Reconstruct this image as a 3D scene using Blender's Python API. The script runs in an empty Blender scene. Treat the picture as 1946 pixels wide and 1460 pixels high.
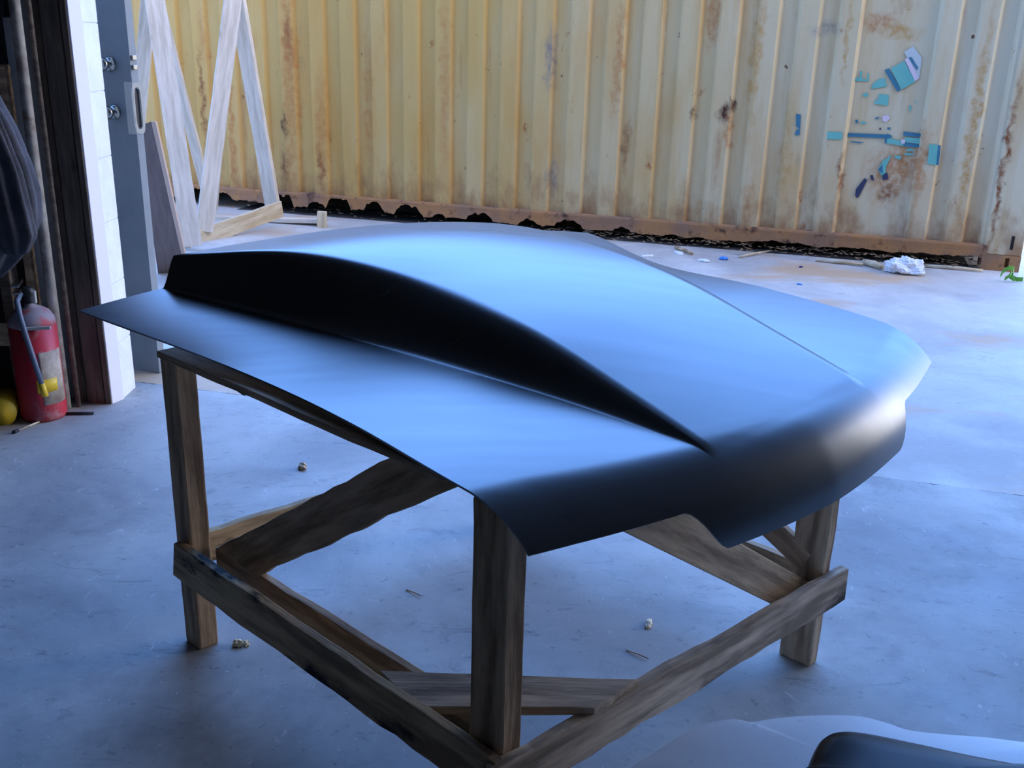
import bpy, bmesh, math, random
from mathutils import Vector, Matrix, noise
random.seed(7)
SC = bpy.context.scene
COL = SC.collection

# ------------------------------------------------------------------ camera
PITCH, ROLL, FPX, CAM_H = math.radians(19.2), math.radians(1.6), 1892.0, 1.55
F = Vector((0, math.cos(PITCH), -math.sin(PITCH)))
_r0 = Vector((1, 0, 0)); _u0 = Vector((0, math.sin(PITCH), math.cos(PITCH)))
RT = _r0*math.cos(ROLL) + _u0*math.sin(ROLL)
UP = -_r0*math.sin(ROLL) + _u0*math.cos(ROLL)
EYE = Vector((0, 0, CAM_H))
cd = bpy.data.cameras.new('camera'); cam = bpy.data.objects.new('camera', cd); COL.objects.link(cam)
M = Matrix.Identity(4)
for i in range(3):
    M[i][0] = RT[i]; M[i][1] = UP[i]; M[i][2] = -F[i]; M[i][3] = EYE[i]
cam.matrix_world = M
cd.sensor_width = 36; cd.lens = FPX/1946*36; cd.clip_start = 0.05
SC.camera = cam

def ray(x, y): return F + RT*((x-973)/FPX) - UP*((y-730)/FPX)
def atz(x, y, z=0.0):
    d = ray(x, y); return EYE + d*((z-CAM_H)/d.z)
def atY(x, y, Y):
    d = ray(x, y); return EYE + d*(Y/d.y)
def onplane(x, y, P, n):
    d = ray(x, y); return EYE + d*((P-EYE).dot(n)/d.dot(n))

# ------------------------------------------------------------------ sky and exposure
SC.view_settings.view_transform = 'Standard'
SC.view_settings.look = 'None'
SC.view_settings.gamma = 1.0
SC.view_settings.use_curve_mapping = False
SC.view_settings.exposure = 0.0

def make_world():
    w = bpy.data.worlds.new('sky'); SC.world = w; w.use_nodes = True
    nt = w.node_tree; N = nt.nodes; N.clear(); L = nt.links
    out = N.new('ShaderNodeOutputWorld'); bg = N.new('ShaderNodeBackground')
    tc = N.new('ShaderNodeTexCoord'); sep = N.new('ShaderNodeSeparateXYZ')
    L.new(tc.outputs['Generated'], sep.inputs[0])
    ramp = N.new('ShaderNodeValToRGB'); cr = ramp.color_ramp
    L.new(sep.outputs['Z'], ramp.inputs[0])
    cr.elements[0].position = 0.0; cr.elements[0].color = (0.50, 0.62, 0.85, 1)
    cr.elements[1].position = 1.0; cr.elements[1].color = (0.14, 0.30, 0.8, 1)
    e = cr.elements.new(0.12); e.color = (0.28, 0.53, 1.0, 1)
    e = cr.elements.new(0.30); e.color = (0.20, 0.43, 1.0, 1)
    e = cr.elements.new(0.55); e.color = (0.15, 0.34, 0.85, 1)
    def glow(vec, p, col, k):
        v = Vector(vec).normalized()
        d = N.new('ShaderNodeVectorMath'); d.operation = 'DOT_PRODUCT'
        L.new(tc.outputs['Generated'], d.inputs[0]); d.inputs[1].default_value = v
        m = N.new('ShaderNodeMath'); m.operation = 'MAXIMUM'; L.new(d.outputs['Value'], m.inputs[0]); m.inputs[1].default_value = 0
        q = N.new('ShaderNodeMath'); q.operation = 'POWER'; L.new(m.outputs[0], q.inputs[0]); q.inputs[1].default_value = p
        c = N.new('ShaderNodeMix'); c.data_type = 'RGBA'; c.inputs[6].default_value = (0, 0, 0, 1)
        c.inputs[7].default_value = (col[0], col[1], col[2], 1); L.new(q.outputs[0], c.inputs[0])
        s = N.new('ShaderNodeVectorMath'); s.operation = 'SCALE'; L.new(c.outputs[2], s.inputs[0]); s.inputs['Scale'].default_value = k
        return s
    def add(a, b):
        s = N.new('ShaderNodeVectorMath'); s.operation = 'ADD'; L.new(a, s.inputs[0]); L.new(b, s.inputs[1]); return s.outputs[0]
    base = N.new('ShaderNodeVectorMath'); base.operation = 'SCALE'; L.new(ramp.outputs[0], base.inputs[0]); base.inputs['Scale'].default_value = 3.6
    # brightest, warm part of the sky: low on the right of the yard; warm glows added behind the building to light the container
    o = add(base.outputs[0], glow((1.0, 0.30, 0.22), 36, (1.0, 0.90, 0.76), 13.0).outputs[0])
    o = add(o, glow((0.35, -1.0, 0.75), 1.6, (1.0, 0.78, 0.46), 0.7).outputs[0])
    o = add(o, glow((1.0, -0.6, 0.5), 12, (1.0, 0.84, 0.58), 6.0).outputs[0])
    # blue sky glow added over the container to brighten the hood and floor
    o = add(o, glow((0.1, 1.0, 0.62), 3.2, (0.16, 0.385, 1.0), 5.3).outputs[0])
    L.new(o, bg.inputs['Color']); bg.inputs['Strength'].default_value = 1.0
    L.new(bg.outputs[0], out.inputs[0])
make_world()

# ------------------------------------------------------------------ helpers
def lin(r, g, b):
    f = lambda c: (c/255/12.92) if c/255 <= 0.04045 else ((c/255+0.055)/1.055)**2.4
    return (f(r), f(g), f(b), 1)

def mat(name, base, rough=0.7, metallic=0.0, second=None, scale=4.0, stretch=(1, 1, 1), detail=6, lo=0.35, hi=0.65,
        third=None, scale3=2.0, lo3=0.55, hi3=0.7, stretch3=(1, 1, 1), bump=0.0, bscale=30.0, bstretch=(1,1,1), ior=None, coord='Object'):
    m = bpy.data.materials.new(name); m.use_nodes = True
    nt = m.node_tree; N = nt.nodes; L = nt.links
    b = N['Principled BSDF']; b.inputs['Base Color'].default_value = base
    b.inputs['Roughness'].default_value = rough; b.inputs['Metallic'].default_value = metallic
    if ior: b.inputs['IOR'].default_value = ior
    tc = N.new('ShaderNodeTexCoord')
    def nz(sc, st, det=6):
        mp = N.new('ShaderNodeMapping'); L.new(tc.outputs[coord], mp.inputs[0]); mp.inputs['Scale'].default_value = st
        n = N.new('ShaderNodeTexNoise'); L.new(mp.outputs[0], n.inputs['Vector']); n.inputs['Scale'].default_value = sc; n.inputs['Detail'].default_value = det
        n.inputs['Roughness'].default_value = 0.62
        return n.outputs['Fac']
    def rng(v, a, c):
        r = N.new('ShaderNodeMapRange'); L.new(v, r.inputs[0]); r.inputs[1].default_value = a; r.inputs[2].default_value = c; return r.outputs[0]
    cur = None
    def mixc(fac, c2):
        nonlocal cur
        x = N.new('ShaderNodeMix'); x.data_type = 'RGBA'; L.new(fac, x.inputs[0])
        if cur is None: x.inputs[6].default_value = base
        else: L.new(cur, x.inputs[6])
        x.inputs[7].default_value = c2; cur = x.outputs[2]
    if second: mixc(rng(nz(scale, stretch, detail), lo, hi), second)
    if third: mixc(rng(nz(scale3, stretch3), lo3, hi3), third)
    if cur is not None: L.new(cur, b.inputs['Base Color'])
    if bump:
        bp = N.new('ShaderNodeBump'); bp.inputs['Strength'].default_value = bump; bp.inputs['Distance'].default_value = 0.01
        L.new(nz(bscale, bstretch), bp.inputs['Height']); L.new(bp.outputs[0], b.inputs['Normal'])
    m['_h'] = 1
    return m

def wood(name, a, b, dark, rough=0.8, dlo=0.62, dhi=0.72, gx=0.12):
    return mat(name, a, rough, second=b, scale=30, stretch=(gx, 1, 1), lo=0.38, hi=0.62, third=dark, scale3=5, stretch3=(0.5, 1, 1), lo3=dlo, hi3=dhi,
               bump=0.35, bscale=60, bstretch=(0.06, 1, 1))

def link(o, parent=None):
    COL.objects.link(o)
    if parent is not None: o.parent = parent
    return o
def mesh_obj(name, verts, faces, m, parent=None, smooth=False):
    me = bpy.data.meshes.new(name); me.from_pydata([tuple(v) for v in verts], [], faces); me.update()
    if m: me.materials.append(m)
    o = bpy.data.objects.new(name, me); link(o, parent)
    bm = bmesh.new(); bm.from_mesh(me); bmesh.ops.recalc_face_normals(bm, faces=bm.faces); bm.to_mesh(me); bm.free()
    if smooth:
        for p in me.polygons: p.use_smooth = True
    return o
def bm_obj(name, bm, m, parent=None, smooth=False):
    me = bpy.data.meshes.new(name); bmesh.ops.recalc_face_normals(bm, faces=bm.faces); bm.to_mesh(me); bm.free()
    me.materials.append(m)
    o = bpy.data.objects.new(name, me); link(o, parent)
    if smooth:
        for p in me.polygons: p.use_smooth = True
    return o
def empty(name, loc, label=None, cat=None, group=None):
    o = bpy.data.objects.new(name, None); o.location = loc; o.empty_display_size = 0.1; link(o)
    if label: o['label'] = label; o['category'] = cat
    if group: o['group'] = group
    return o
def tag(o, label, cat, group=None):
    o['label'] = label; o['category'] = cat
    if group: o['group'] = group
    return o
def struct(o): o['kind'] = 'structure'; return o
def adopt(o, parent):
    """parent given in world placement: parents sit unrotated, so subtract their location"""
    o.parent = parent; o.location = o.location - parent.location; return o

def bev(o, w=0.004, seg=2):
    md = o.modifiers.new('b', 'BEVEL'); md.width = w; md.segments = seg; md.limit_method = 'ANGLE'; return o

def box(name, c, size, m, parent=None, rz=0.0, bevel=0.004, sub=None):
    bm = bmesh.new(); bmesh.ops.create_cube(bm, size=1)
    bmesh.ops.scale(bm, vec=Vector(size), verts=bm.verts)
    o = bm_obj(name, bm, m); o.location = Vector(c); o.rotation_euler = (0, 0, rz)
    if parent is not None: adopt(o, parent)
    if bevel: bev(o, bevel)
    return o

def board(name, ring, tvec, m, parent=None, rag=0.0, seed=1, bevel=0.003, step=0.05):
    """plank from a 4-corner front face (world; ring[0]->ring[1] runs along the grain) and a thickness vector.
       rag roughens the two long edges."""
    ring = [Vector(p) for p in ring]; tv = Vector(tvec)
    X = ((ring[1]-ring[0]) + (ring[2]-ring[3])).normalized(); Z = tv.normalized()
    Y = Z.cross(X).normalized(); Z = X.cross(Y).normalized()
    c = sum(ring, Vector())/4 + tv/2
    R = Matrix((X, Y, Z)).transposed()
    n = max(1, int((ring[1]-ring[0]).length/step))
    rnd = random.Random(seed)
    top, bot = [], []
    w1 = w2 = 0
    for i in range(n+1):
        t = i/n
        a = ring[0].lerp(ring[1], t); d = ring[3].lerp(ring[2], t)
        e = (d-a).normalized()
        if rag and 0 < i < n:
            w1 = 0.6*w1 + rnd.uniform(-1, 1)*rag; w2 = 0.6*w2 + rnd.uniform(-1, 1)*rag
            if rnd.random() < 0.06: w1 += rag*1.5
            a = a + e*w1; d = d + e*w2
        top.append(a); bot.append(d)
    vs = []
    for a, d in zip(top, bot):
        for p in (a, d, d+tv, a+tv): vs.append(R.transposed() @ (p-c))
    fs = []
    for i in range(n):
        k = 4*i
        for j in range(4):
            fs.append((k+j, k+(j+1) % 4, k+4+(j+1) % 4, k+4+j))
    fs.append((0, 1, 2, 3)); fs.append((4*n, 4*n+1, 4*n+2, 4*n+3))
    o = mesh_obj(name, vs, fs, m)
    o.matrix_world = Matrix.Translation(c) @ R.to_4x4()
    o.location = c; o.rotation_euler = R.to_euler()
    if parent is not None: adopt(o, parent)
    if bevel: bev(o, bevel)
    return o
def stick(name, p0, p1, w, t, up, m, parent=None, rag=0.0, seed=1, bevel=0.003):
    """plank centred on p0-p1; w measured across in the plane normal to `up`'s side, t thickness"""
    p0, p1 = Vector(p0), Vector(p1); d = (p1-p0).normalized(); up = Vector(up)
    s = d.cross(up).normalized(); u = s.cross(d).normalized()   # s = thickness direction, u = width direction
    a = p0 - u*w/2 - s*t/2; b = p1 - u*w/2 - s*t/2; c = p1 + u*w/2 - s*t/2; e = p0 + u*w/2 - s*t/2
    return board(name, [a, b, c, e], s*t, m, parent, rag, seed, bevel)

def tube(name, pts, r, m, parent=None, res=10, radii=None, caps=True):
    pts = [Vector(p) for p in pts]; vs, fs = [], []
    ref = Vector((0.3, 0.1, 1)).normalized()
    for i, p in enumerate(pts):
        d = (pts[min(i+1, len(pts)-1)] - pts[max(i-1, 0)]).normalized()
        a = d.cross(ref)
        if a.length < 1e-3: a = d.cross(Vector((1, 0, 0)))
        a.normalize(); b = d.cross(a)
        rr = radii[i] if radii else r
        for k in range(res):
            t = 2*math.pi*k/res; vs.append(p + a*math.cos(t)*rr + b*math.sin(t)*rr)
    for i in range(len(pts)-1):
        for k in range(res):
            fs.append((i*res+k, i*res+(k+1) % res, (i+1)*res+(k+1) % res, (i+1)*res+k))
    if caps: fs.append(tuple(range(res))); fs.append(tuple((len(pts)-1)*res+k for k in range(res)))
    off = parent.location if parent is not None else Vector()
    return mesh_obj(name, [v-off for v in vs], fs, m, parent, True)

def lathe(name, prof, c, m, parent=None, res=28):
    vs, fs = [], []
    for r, z in prof:
        for k in range(res):
            t = 2*math.pi*k/res; vs.append(Vector((r*math.cos(t), r*math.sin(t), z)))
    for i in range(len(prof)-1):
        for k in range(res):
            fs.append((i*res+k, i*res+(k+1) % res, (i+1)*res+(k+1) % res, (i+1)*res+k))
    fs.append(tuple(range(res))); fs.append(tuple((len(prof)-1)*res+k for k in range(res)))
    o = mesh_obj(name, vs, fs, m, None, True); o.location = Vector(c)
    if parent is not None: adopt(o, parent)
    return o

# ------------------------------------------------------------------ materials
M_WOOD = wood('weathered_pine', lin(222, 190, 152), lin(150, 122, 94), lin(62, 50, 42))
M_WOOD2 = wood('weathered_pine_brown', lin(212, 176, 138), lin(140, 110, 82), lin(54, 44, 38))
M_WOODST = wood('stained_rail_pine', lin(214, 182, 138), lin(146, 118, 88), lin(30, 27, 27), dlo=0.54, dhi=0.60)
M_WOODGR = wood('grey_pine', lin(222, 194, 162), lin(142, 120, 98), lin(50, 44, 40), dlo=0.58, dhi=0.68)
M_WOODLT = wood('silvered_pine', lin(228, 214, 196), lin(202, 187, 168), lin(130, 114, 98), dlo=0.66, dhi=0.76)
M_WOODYL = wood('fresh_pine', lin(222, 204, 172), lin(192, 168, 132), lin(130, 108, 84), dlo=0.66, dhi=0.76)
M_PLY = wood('brown_plywood', lin(134, 116, 108), lin(118, 100, 94), lin(96, 82, 76), dlo=0.7, dhi=0.8)
M_PLYE = mat('pale_plywood_edge', lin(226, 190, 164), 0.8)
M_DARKW = wood('dark_timber', lin(128, 110, 94), lin(92, 78, 68), lin(44, 38, 36))
M_BLACK = mat('black_plastic', lin(26, 26, 30), 0.5)
M_STEEL = mat('blue_grey_door_paint', lin(140, 146, 150), 0.5, second=lin(122, 130, 136), scale=3)
M_CHROME = mat('worn_chrome', lin(170, 165, 155), 0.25, 1.0)
M_PLATE = mat('cast_lock_plate', lin(190, 188, 180), 0.5, 0.3)
M_WHITE = mat('white_trim_paint', lin(244, 238, 244), 0.6)
M_PIPE = mat('pale_pipe', lin(186, 180, 170), 0.7, second=lin(130, 118, 108), scale=12, third=lin(120, 84, 56), scale3=6, lo3=0.58, hi3=0.7)
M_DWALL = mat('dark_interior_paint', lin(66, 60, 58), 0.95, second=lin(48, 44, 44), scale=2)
M_CEIL = mat('shed_lining', lin(150, 144, 138), 0.95)

def line_dist(N, L, pos, a, b):
    """distance of shading point from the line a-b on the floor"""
    a = Vector(a[:2]); b = Vector(b[:2]); d = (b-a).normalized(); n = Vector((-d.y, d.x, 0))
    v = N.new('ShaderNodeVectorMath'); v.operation = 'DOT_PRODUCT'; L.new(pos, v.inputs[0]); v.inputs[1].default_value = n
    s = N.new('ShaderNodeMath'); s.operation = 'SUBTRACT'; L.new(v.outputs['Value'], s.inputs[0]); s.inputs[1].default_value = n.x*a.x+n.y*a.y
    return s.outputs[0]

def concrete(name, base, second, stain, tan, tan_lo, joint=None):
    m = bpy.data.materials.new(name); m.use_nodes = True
    nt = m.node_tree; N = nt.nodes; L = nt.links; b = N['Principled BSDF']
    tc = N.new('ShaderNodeTexCoord'); pos = tc.outputs['Object']
    def nz(sc, det=8, rough=0.6, off=0.0, st=(1, 1, 1), dist=0):
        mp = N.new('ShaderNodeMapping'); L.new(pos, mp.inputs[0]); mp.inputs['Location'].default_value = (off, off*0.7, 0); mp.inputs['Scale'].default_value = st
        n = N.new('ShaderNodeTexNoise'); L.new(mp.outputs[0], n.inputs['Vector']); n.inputs['Scale'].default_value = sc
        n.inputs['Detail'].default_value = det; n.inputs['Roughness'].default_value = rough; n.inputs['Distortion'].default_value = dist
        return n.outputs['Fac']
    def rng(v, a, c, lo=0.0, hi=1.0):
        r = N.new('ShaderNodeMapRange'); L.new(v, r.inputs[0]); r.inputs[1].default_value = a; r.inputs[2].default_value = c
        r.inputs[3].default_value = lo; r.inputs[4].default_value = hi; return r.outputs[0]
    def mix(fac, a, c):
        x = N.new('ShaderNodeMix'); x.data_type = 'RGBA'; L.new(fac, x.inputs[0])
        if isinstance(a, tuple): x.inputs[6].default_value = a
        else: L.new(a, x.inputs[6])
        x.inputs[7].default_value = c; return x.outputs[2]
    c = mix(rng(nz(1.1, dist=0.6), 0.35, 0.68), base, second)
    c = mix(rng(nz(9, 10, 0.75, 3), 0.50, 0.72, 0, 0.55), c, second)
    c = mix(rng(nz(0.9, 6, 0.6, 11), 0.54, 0.66, 0, 0.5), c, stain)
    c = mix(rng(nz(26, 6, 0.7, 5), 0.60, 0.70, 0, 0.6), c, stain)
    c = mix(rng(nz(5, 8, 0.75, 13, (1, 2.2, 1), 1.2), 0.58, 0.66, 0, 0.4), c, stain)
    c = mix(rng(nz(7, 8, 0.75, 17, (2.2, 1, 1), 1.5), 0.62, 0.68, 0, 0.45), c, lin(228, 226, 222))
    c = mix(rng(nz(60, 3, 0.6, 9), 0.68, 0.74, 0, 0.6), c, lin(236, 236, 238))
    if tan: c = mix(rng(nz(0.55, 6, 0.6, 21, (1, 1.6, 1), 0.4), tan_lo, tan_lo+0.10, 0, 0.85), c, tan)
    if joint:
        d = line_dist(N, L, pos, *joint)
        wob = rng(nz(5, 4, 0.6, 2), 0, 1, -0.02, 0.02)
        s = N.new('ShaderNodeMath'); s.operation = 'ADD'; L.new(d, s.inputs[0]); L.new(wob, s.inputs[1])
        ab = N.new('ShaderNodeMath'); ab.operation = 'ABSOLUTE'; L.new(s.outputs[0], ab.inputs[0])
        wd = rng(nz(8, 4, 0.7, 4), 0.45, 0.65, 0.0004, 0.009)
        lt = N.new('ShaderNodeMath'); lt.operation = 'LESS_THAN'; L.new(ab.outputs[0], lt.inputs[0]); L.new(wd, lt.inputs[1])
        c = mix(lt.outputs[0], c, lin(84, 82, 84))
    L.new(c, b.inputs['Base Color']); b.inputs['Roughness'].default_value = 0.62
    r = rng(nz(3, 6, 0.6, 7), 0.3, 0.7, 0.5, 0.8); L.new(r, b.inputs['Roughness'])
    bp = N.new('ShaderNodeBump'); bp.inputs['Strength'].default_value = 0.15; bp.inputs['Distance'].default_value = 0.004
    L.new(nz(40, 8, 0.7), bp.inputs['Height']); L.new(bp.outputs[0], b.inputs['Normal'])
    return m
M_FLOOR = concrete('shop_floor_concrete', lin(192, 188, 180), lin(144, 142, 140), lin(92, 90, 92), None, 0, ((-0.935, 4.124), (1.576, 3.447)))
M_YARD = concrete('yard_concrete', lin(208, 203, 195), lin(174, 170, 164), lin(140, 134, 130), lin(196, 160, 122), 0.50)

# ------------------------------------------------------------------ building shell
def slab(name, x0, x1, y0, y1, z0, z1, m):
    bm = bmesh.new(); bmesh.ops.create_cube(bm, size=1)
    bmesh.ops.scale(bm, vec=(x1-x0, y1-y0, z1-z0), verts=bm.verts)
    bmesh.ops.translate(bm, vec=((x0+x1)/2, (y0+y1)/2, (z0+z1)/2), verts=bm.verts)
    return struct(bm_obj(name, bm, m))
YW = 4.05                                                      # inner face of the front wall
JX = lambda x: 4.124 + (3.447-4.124)/(1.576+0.935)*(x+0.935)      # joint between the shop slab and the yard slab
def poly_slab(name, ring, z0, z1, m):
    n = len(ring); vs = [(x, y, z0) for x, y in ring] + [(x, y, z1) for x, y in ring]
    return struct(mesh_obj(name, vs, [tuple(range(n)), tuple(range(n, 2*n))] + [(i, (i+1) % n, n+(i+1) % n, n+i) for i in range(n)], m))
poly_slab('floor', [(-4.4, -5.2), (7.2, -5.2), (7.2, JX(7.2)), (-4.4, JX(-4.4))], -0.12, 0.0, M_FLOOR)
poly_slab('yard_ground', [(-30, JX(-4.4)), (-4.4, JX(-4.4)), (7.2, JX(7.2)), (30, JX(7.2)), (30, 26), (-30, 26)], -0.12, 0.0, M_YARD)
slab('ceiling', -4.2, 7.0, -5.0, 4.35, 4.2, 4.35, M_CEIL)
slab('wall_back', -4.2, 7.0, -5.2, -5.0, 0, 4.2, M_CEIL)
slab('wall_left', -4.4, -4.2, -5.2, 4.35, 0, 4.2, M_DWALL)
slab('wall_right', 7.0, 7.2, -5.2, 4.35, 0, 4.2, M_CEIL)
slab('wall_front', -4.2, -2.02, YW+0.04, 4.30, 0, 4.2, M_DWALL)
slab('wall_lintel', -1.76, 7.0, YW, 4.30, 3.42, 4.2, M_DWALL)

def block_mat():
    m = mat('white_painted_block', lin(238, 235, 228), 0.8, second=lin(226, 223, 218), scale=8, bump=0.3, bscale=40)
    return m
M_BLOCK = block_mat()
# block pier at the left end of the opening: courses with recessed mortar joints, outer face slightly chipped
def pier():
    bm = bmesh.new(); h = 0.262; z = -0.01; k = 0
    while z < 3.9:
        z1 = min(z+h, 3.9)
        for (a, b2, ins) in ((z, z1-0.004, 0.0), (z1-0.004, z1, 0.0025)):
            r = bmesh.ops.create_cube(bm, size=1)
            x0, x1, y0, y1 = -2.04, -1.713-ins, YW+0.055, 4.262-ins
            bmesh.ops.scale(bm, vec=(x1-x0, y1-y0, b2-a), verts=r['verts'])
            bmesh.ops.translate(bm, vec=((x0+x1)/2, (y0+y1)/2, (a+b2)/2), verts=r['verts'])
        z = z1; k += 1
    return struct(bev(bm_obj('wall_pier', bm, M_BLOCK), 0.003, 2))
pier()
# white angle trim on the inner corner, curling out a little near the floor
board('trim_1', [(-1.732, YW-0.01, 0), (-1.732, YW-0.01, 3.9), (-1.715, YW+0.055, 3.9), (-1.705, YW+0.055, 0)], (-0.02, 0, 0), M_WHITE, bevel=0.002)['kind'] = 'structure'
# dark timber lining of the jamb facing the room: three boards with shadow gaps
for i, (x0, x1, y) in enumerate(((-1.760, -1.735, YW-0.014), (-1.842, -1.766, YW-0.006), (-1.885, -1.848, YW+0.004))):
    o = board('trim_%d' % (i+2), [(x0, y, 0), (x0-0.01, y, 3.9), (x1-0.01, y, 3.9), (x1, y, 0)], (0, 0.03, 0), M_DARKW, bevel=0.003); o['kind'] = 'structure'

# ------------------------------------------------------------------ shipping container
CA = Vector((-2.73, 9.197, 0)); CDIR = Vector((0.9592, -0.2823, 0)).normalized(); CN = Vector((CDIR.y, -CDIR.x, 0))   # CN points to the camera
def cp(t, z, out=0.0): return CA + CDIR*t + CN*out + Vector((0, 0, z))
def ct(x, y, out=0.0):
    P = onplane(x, y, CA + CN*out, CN); return (P-CA).dot(CDIR), P.z

PATCH = [(1690, 330, 46, 52, 'O', .8), (1688, 366, 18, 14, 'B', .9), (1722, 300, 30, 36, 'O', .6), (1672, 42, 34, 16, 'O', .8), (1712, 62, 38, 14, 'T', .9), (1748, 310, 14, 80, 'O', .7),
    (1378, 214, 13, 20, 'D', 1.2), (1391, 200, 6, 16, 'D', 1.0), (1383, 250, 9, 40, 'O', .7), (1317, 216, 6, 16, 'D', .9), (1436, 110, 12, 150, 'T', .9), (1356, 30, 12, 60, 'O', .7),
    (549, 70, 12, 60, 'B', .9), (547, 60, 6, 22, 'D', .9), (541, 238, 8, 34, 'D', .9), (544, 320, 18, 50, 'B', .8), (552, 150, 20, 260, 'O', .7), (611, 315, 9, 55, 'B', .9), (612, 240, 16, 120, 'O', .6),
    (388, 190, 8, 110, 'B', .9), (443, 260, 8, 170, 'O', .8), (387, 60, 10, 60, 'O', .5), (1046, 110, 12, 60, 'G', .8), (1050, 340, 12, 40, 'G', .6), (1175, 120, 10, 120, 'O', .7), (1190, 280, 8, 60, 'B', .6),
    (1848, 250, 10, 220, 'T', .9), (1596, 330, 6, 40, 'B', .9), (1608, 80, 6, 70, 'T', .8), (1905, 330, 6, 170, 'B', 1.0), (1570, 55, 30, 14, 'G', .5), (846, 150, 12, 200, 'O', .5), (700, 200, 12, 160, 'O', .5), (1490, 300, 12, 120, 'T', .7), (1420, 400, 14, 60, 'O', .6)]
def rust_mat():
    m = bpy.data.materials.new('rusty_cream_paint'); m.use_nodes = True
    nt = m.node_tree; N = nt.nodes; L = nt.links; b = N['Principled BSDF']
    tc = N.new('ShaderNodeTexCoord'); pos = tc.outputs['Object']
    def nz(sc, st, off=0.0, det=8, rough=0.62):
        mp = N.new('ShaderNodeMapping'); L.new(pos, mp.inputs[0]); mp.inputs['Scale'].default_value = st; mp.inputs['Location'].default_value = (off, 0, off)
        n = N.new('ShaderNodeTexNoise'); L.new(mp.outputs[0], n.inputs['Vector']); n.inputs['Scale'].default_value = sc
        n.inputs['Detail'].default_value = det; n.inputs['Roughness'].default_value = rough; return n.outputs['Fac']
    def rng(v, a, c, lo=0.0, hi=1.0):
        r = N.new('ShaderNodeMapRange'); L.new(v, r.inputs[0]); r.inputs[1].default_value = a; r.inputs[2].default_value = c
        r.inputs[3].default_value = lo; r.inputs[4].default_value = hi; return r.outputs[0]
    def mix(fac, a, c):
        x = N.new('ShaderNodeMix'); x.data_type = 'RGBA'
        if isinstance(fac, float): x.inputs[0].default_value = fac
        else: L.new(fac, x.inputs[0])
        if isinstance(a, tuple): x.inputs[6].default_value = a
        else: L.new(a, x.inputs[6])
        if isinstance(c, tuple): x.inputs[7].default_value = c
        else: L.new(c, x.inputs[7])
        return x.outputs[2]
    def mul(a, c):
        x = N.new('ShaderNodeMath'); x.operation = 'MULTIPLY'; L.new(a, x.inputs[0])
        if isinstance(c, float): x.inputs[1].default_value = c
        else: L.new(c, x.inputs[1])
        return x.outputs[0]
    sep = N.new('ShaderNodeSeparateXYZ'); L.new(pos, sep.inputs[0])
    X, Z = sep.outputs['X'], sep.outputs['Z']
    # lens glare put into the colour: ochre at left, paler toward the corner post
    glare = N.new('ShaderNodeMath'); glare.operation = 'ADD'; L.new(rng(X, 2.2, 7.0, 0, 1), glare.inputs[0]); L.new(rng(nz(1.3, (1, 1, 0.4), 4), 0.3, 0.7, -0.18, 0.18), glare.inputs[1])
    glare.use_clamp = True
    c = mix(glare.outputs[0], lin(196, 160, 94), lin(216, 206, 176))
    c = mix(rng(nz(6, (1, 1, 0.10), 8), 0.48, 0.72, 0, 0.55), c, lin(190, 142, 70))
    c = mix(rng(nz(2.2, (1, 1, 0.30), 31), 0.50, 0.66, 0, 0.40), c, lin(196, 140, 62))
    # long rust runs
    runs = mul(rng(nz(5.5, (1, 1, 0.05), 12), 0.60, 0.70), rng(nz(2.2, (1, 1, 0.6), 40), 0.46, 0.6))
    c = mix(mul(runs, 0.75), c, lin(152, 88, 38))
    # blotches
    bl = rng(nz(5.0, (1, 1, 0.7), 55, 9, 0.7), 0.635, 0.70)
    c = mix(mul(bl, 0.85), c, lin(160, 92, 42))
    sp = rng(nz(14, (1, 1, 0.75), 70, 6, 0.6), 0.70, 0.735)
    c = mix(sp, c, lin(92, 50, 34))
    # darker grime streaks
    gs = rng(nz(4.5, (1, 1, 0.22), 91), 0.66, 0.74, 0, 0.45)
    c = mix(gs, c, lin(96, 92, 88))
    # individual rust patches and drips that sit on the sheet
    pv = N.new('ShaderNodeVectorMath'); pv.operation = 'ADD'; L.new(pos, pv.inputs[0])
    nd = N.new('ShaderNodeTexNoise'); L.new(pos, nd.inputs['Vector']); nd.inputs['Scale'].default_value = 9; nd.inputs['Detail'].default_value = 5
    sc_ = N.new('ShaderNodeVectorMath'); sc_.operation = 'MULTIPLY_ADD'; L.new(nd.outputs['Color'], sc_.inputs[0]); sc_.inputs[1].default_value = (.16, 0, .16); sc_.inputs[2].default_value = (-.08, 0, -.08)
    L.new(sc_.outputs[0], pv.inputs[1])
    fine = rng(nz(24, (1, 1, 0.8), 66, 6, 0.7), 0.36, 0.60, 0.25, 1)
    ORG, BRN, DKB, GRY, TAN = lin(176, 110, 54), lin(128, 74, 40), lin(78, 44, 32), lin(110, 108, 112), lin(188, 144, 84)
    for (x, y, rx, ry, col, k) in PATCH:
        t, z = ct(x, y, -0.018); s = 0.0039
        v = N.new('ShaderNodeVectorMath'); v.operation = 'SUBTRACT'; L.new(pv.outputs[0], v.inputs[0]); v.inputs[1].default_value = (t, 0, z)
        w = N.new('ShaderNodeVectorMath'); w.operation = 'MULTIPLY'; L.new(v.outputs[0], w.inputs[0]); w.inputs[1].default_value = (1/(rx*s), 0, 1/(ry*s))
        l = N.new('ShaderNodeVectorMath'); l.operation = 'LENGTH'; L.new(w.outputs[0], l.inputs[0])
        f = mul(rng(l.outputs['Value'], 1.25, 0.45, 0, k), fine)
        c = mix(f, c, {'O': ORG, 'B': BRN, 'D': DKB, 'G': GRY, 'T': TAN}[col])
    # rust creeping up from the rotten bottom rail
    up = N.new('ShaderNodeMath'); up.operation = 'SUBTRACT'; L.new(nz(7, (1, 1, 0.5), 23), up.inputs[0])
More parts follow.
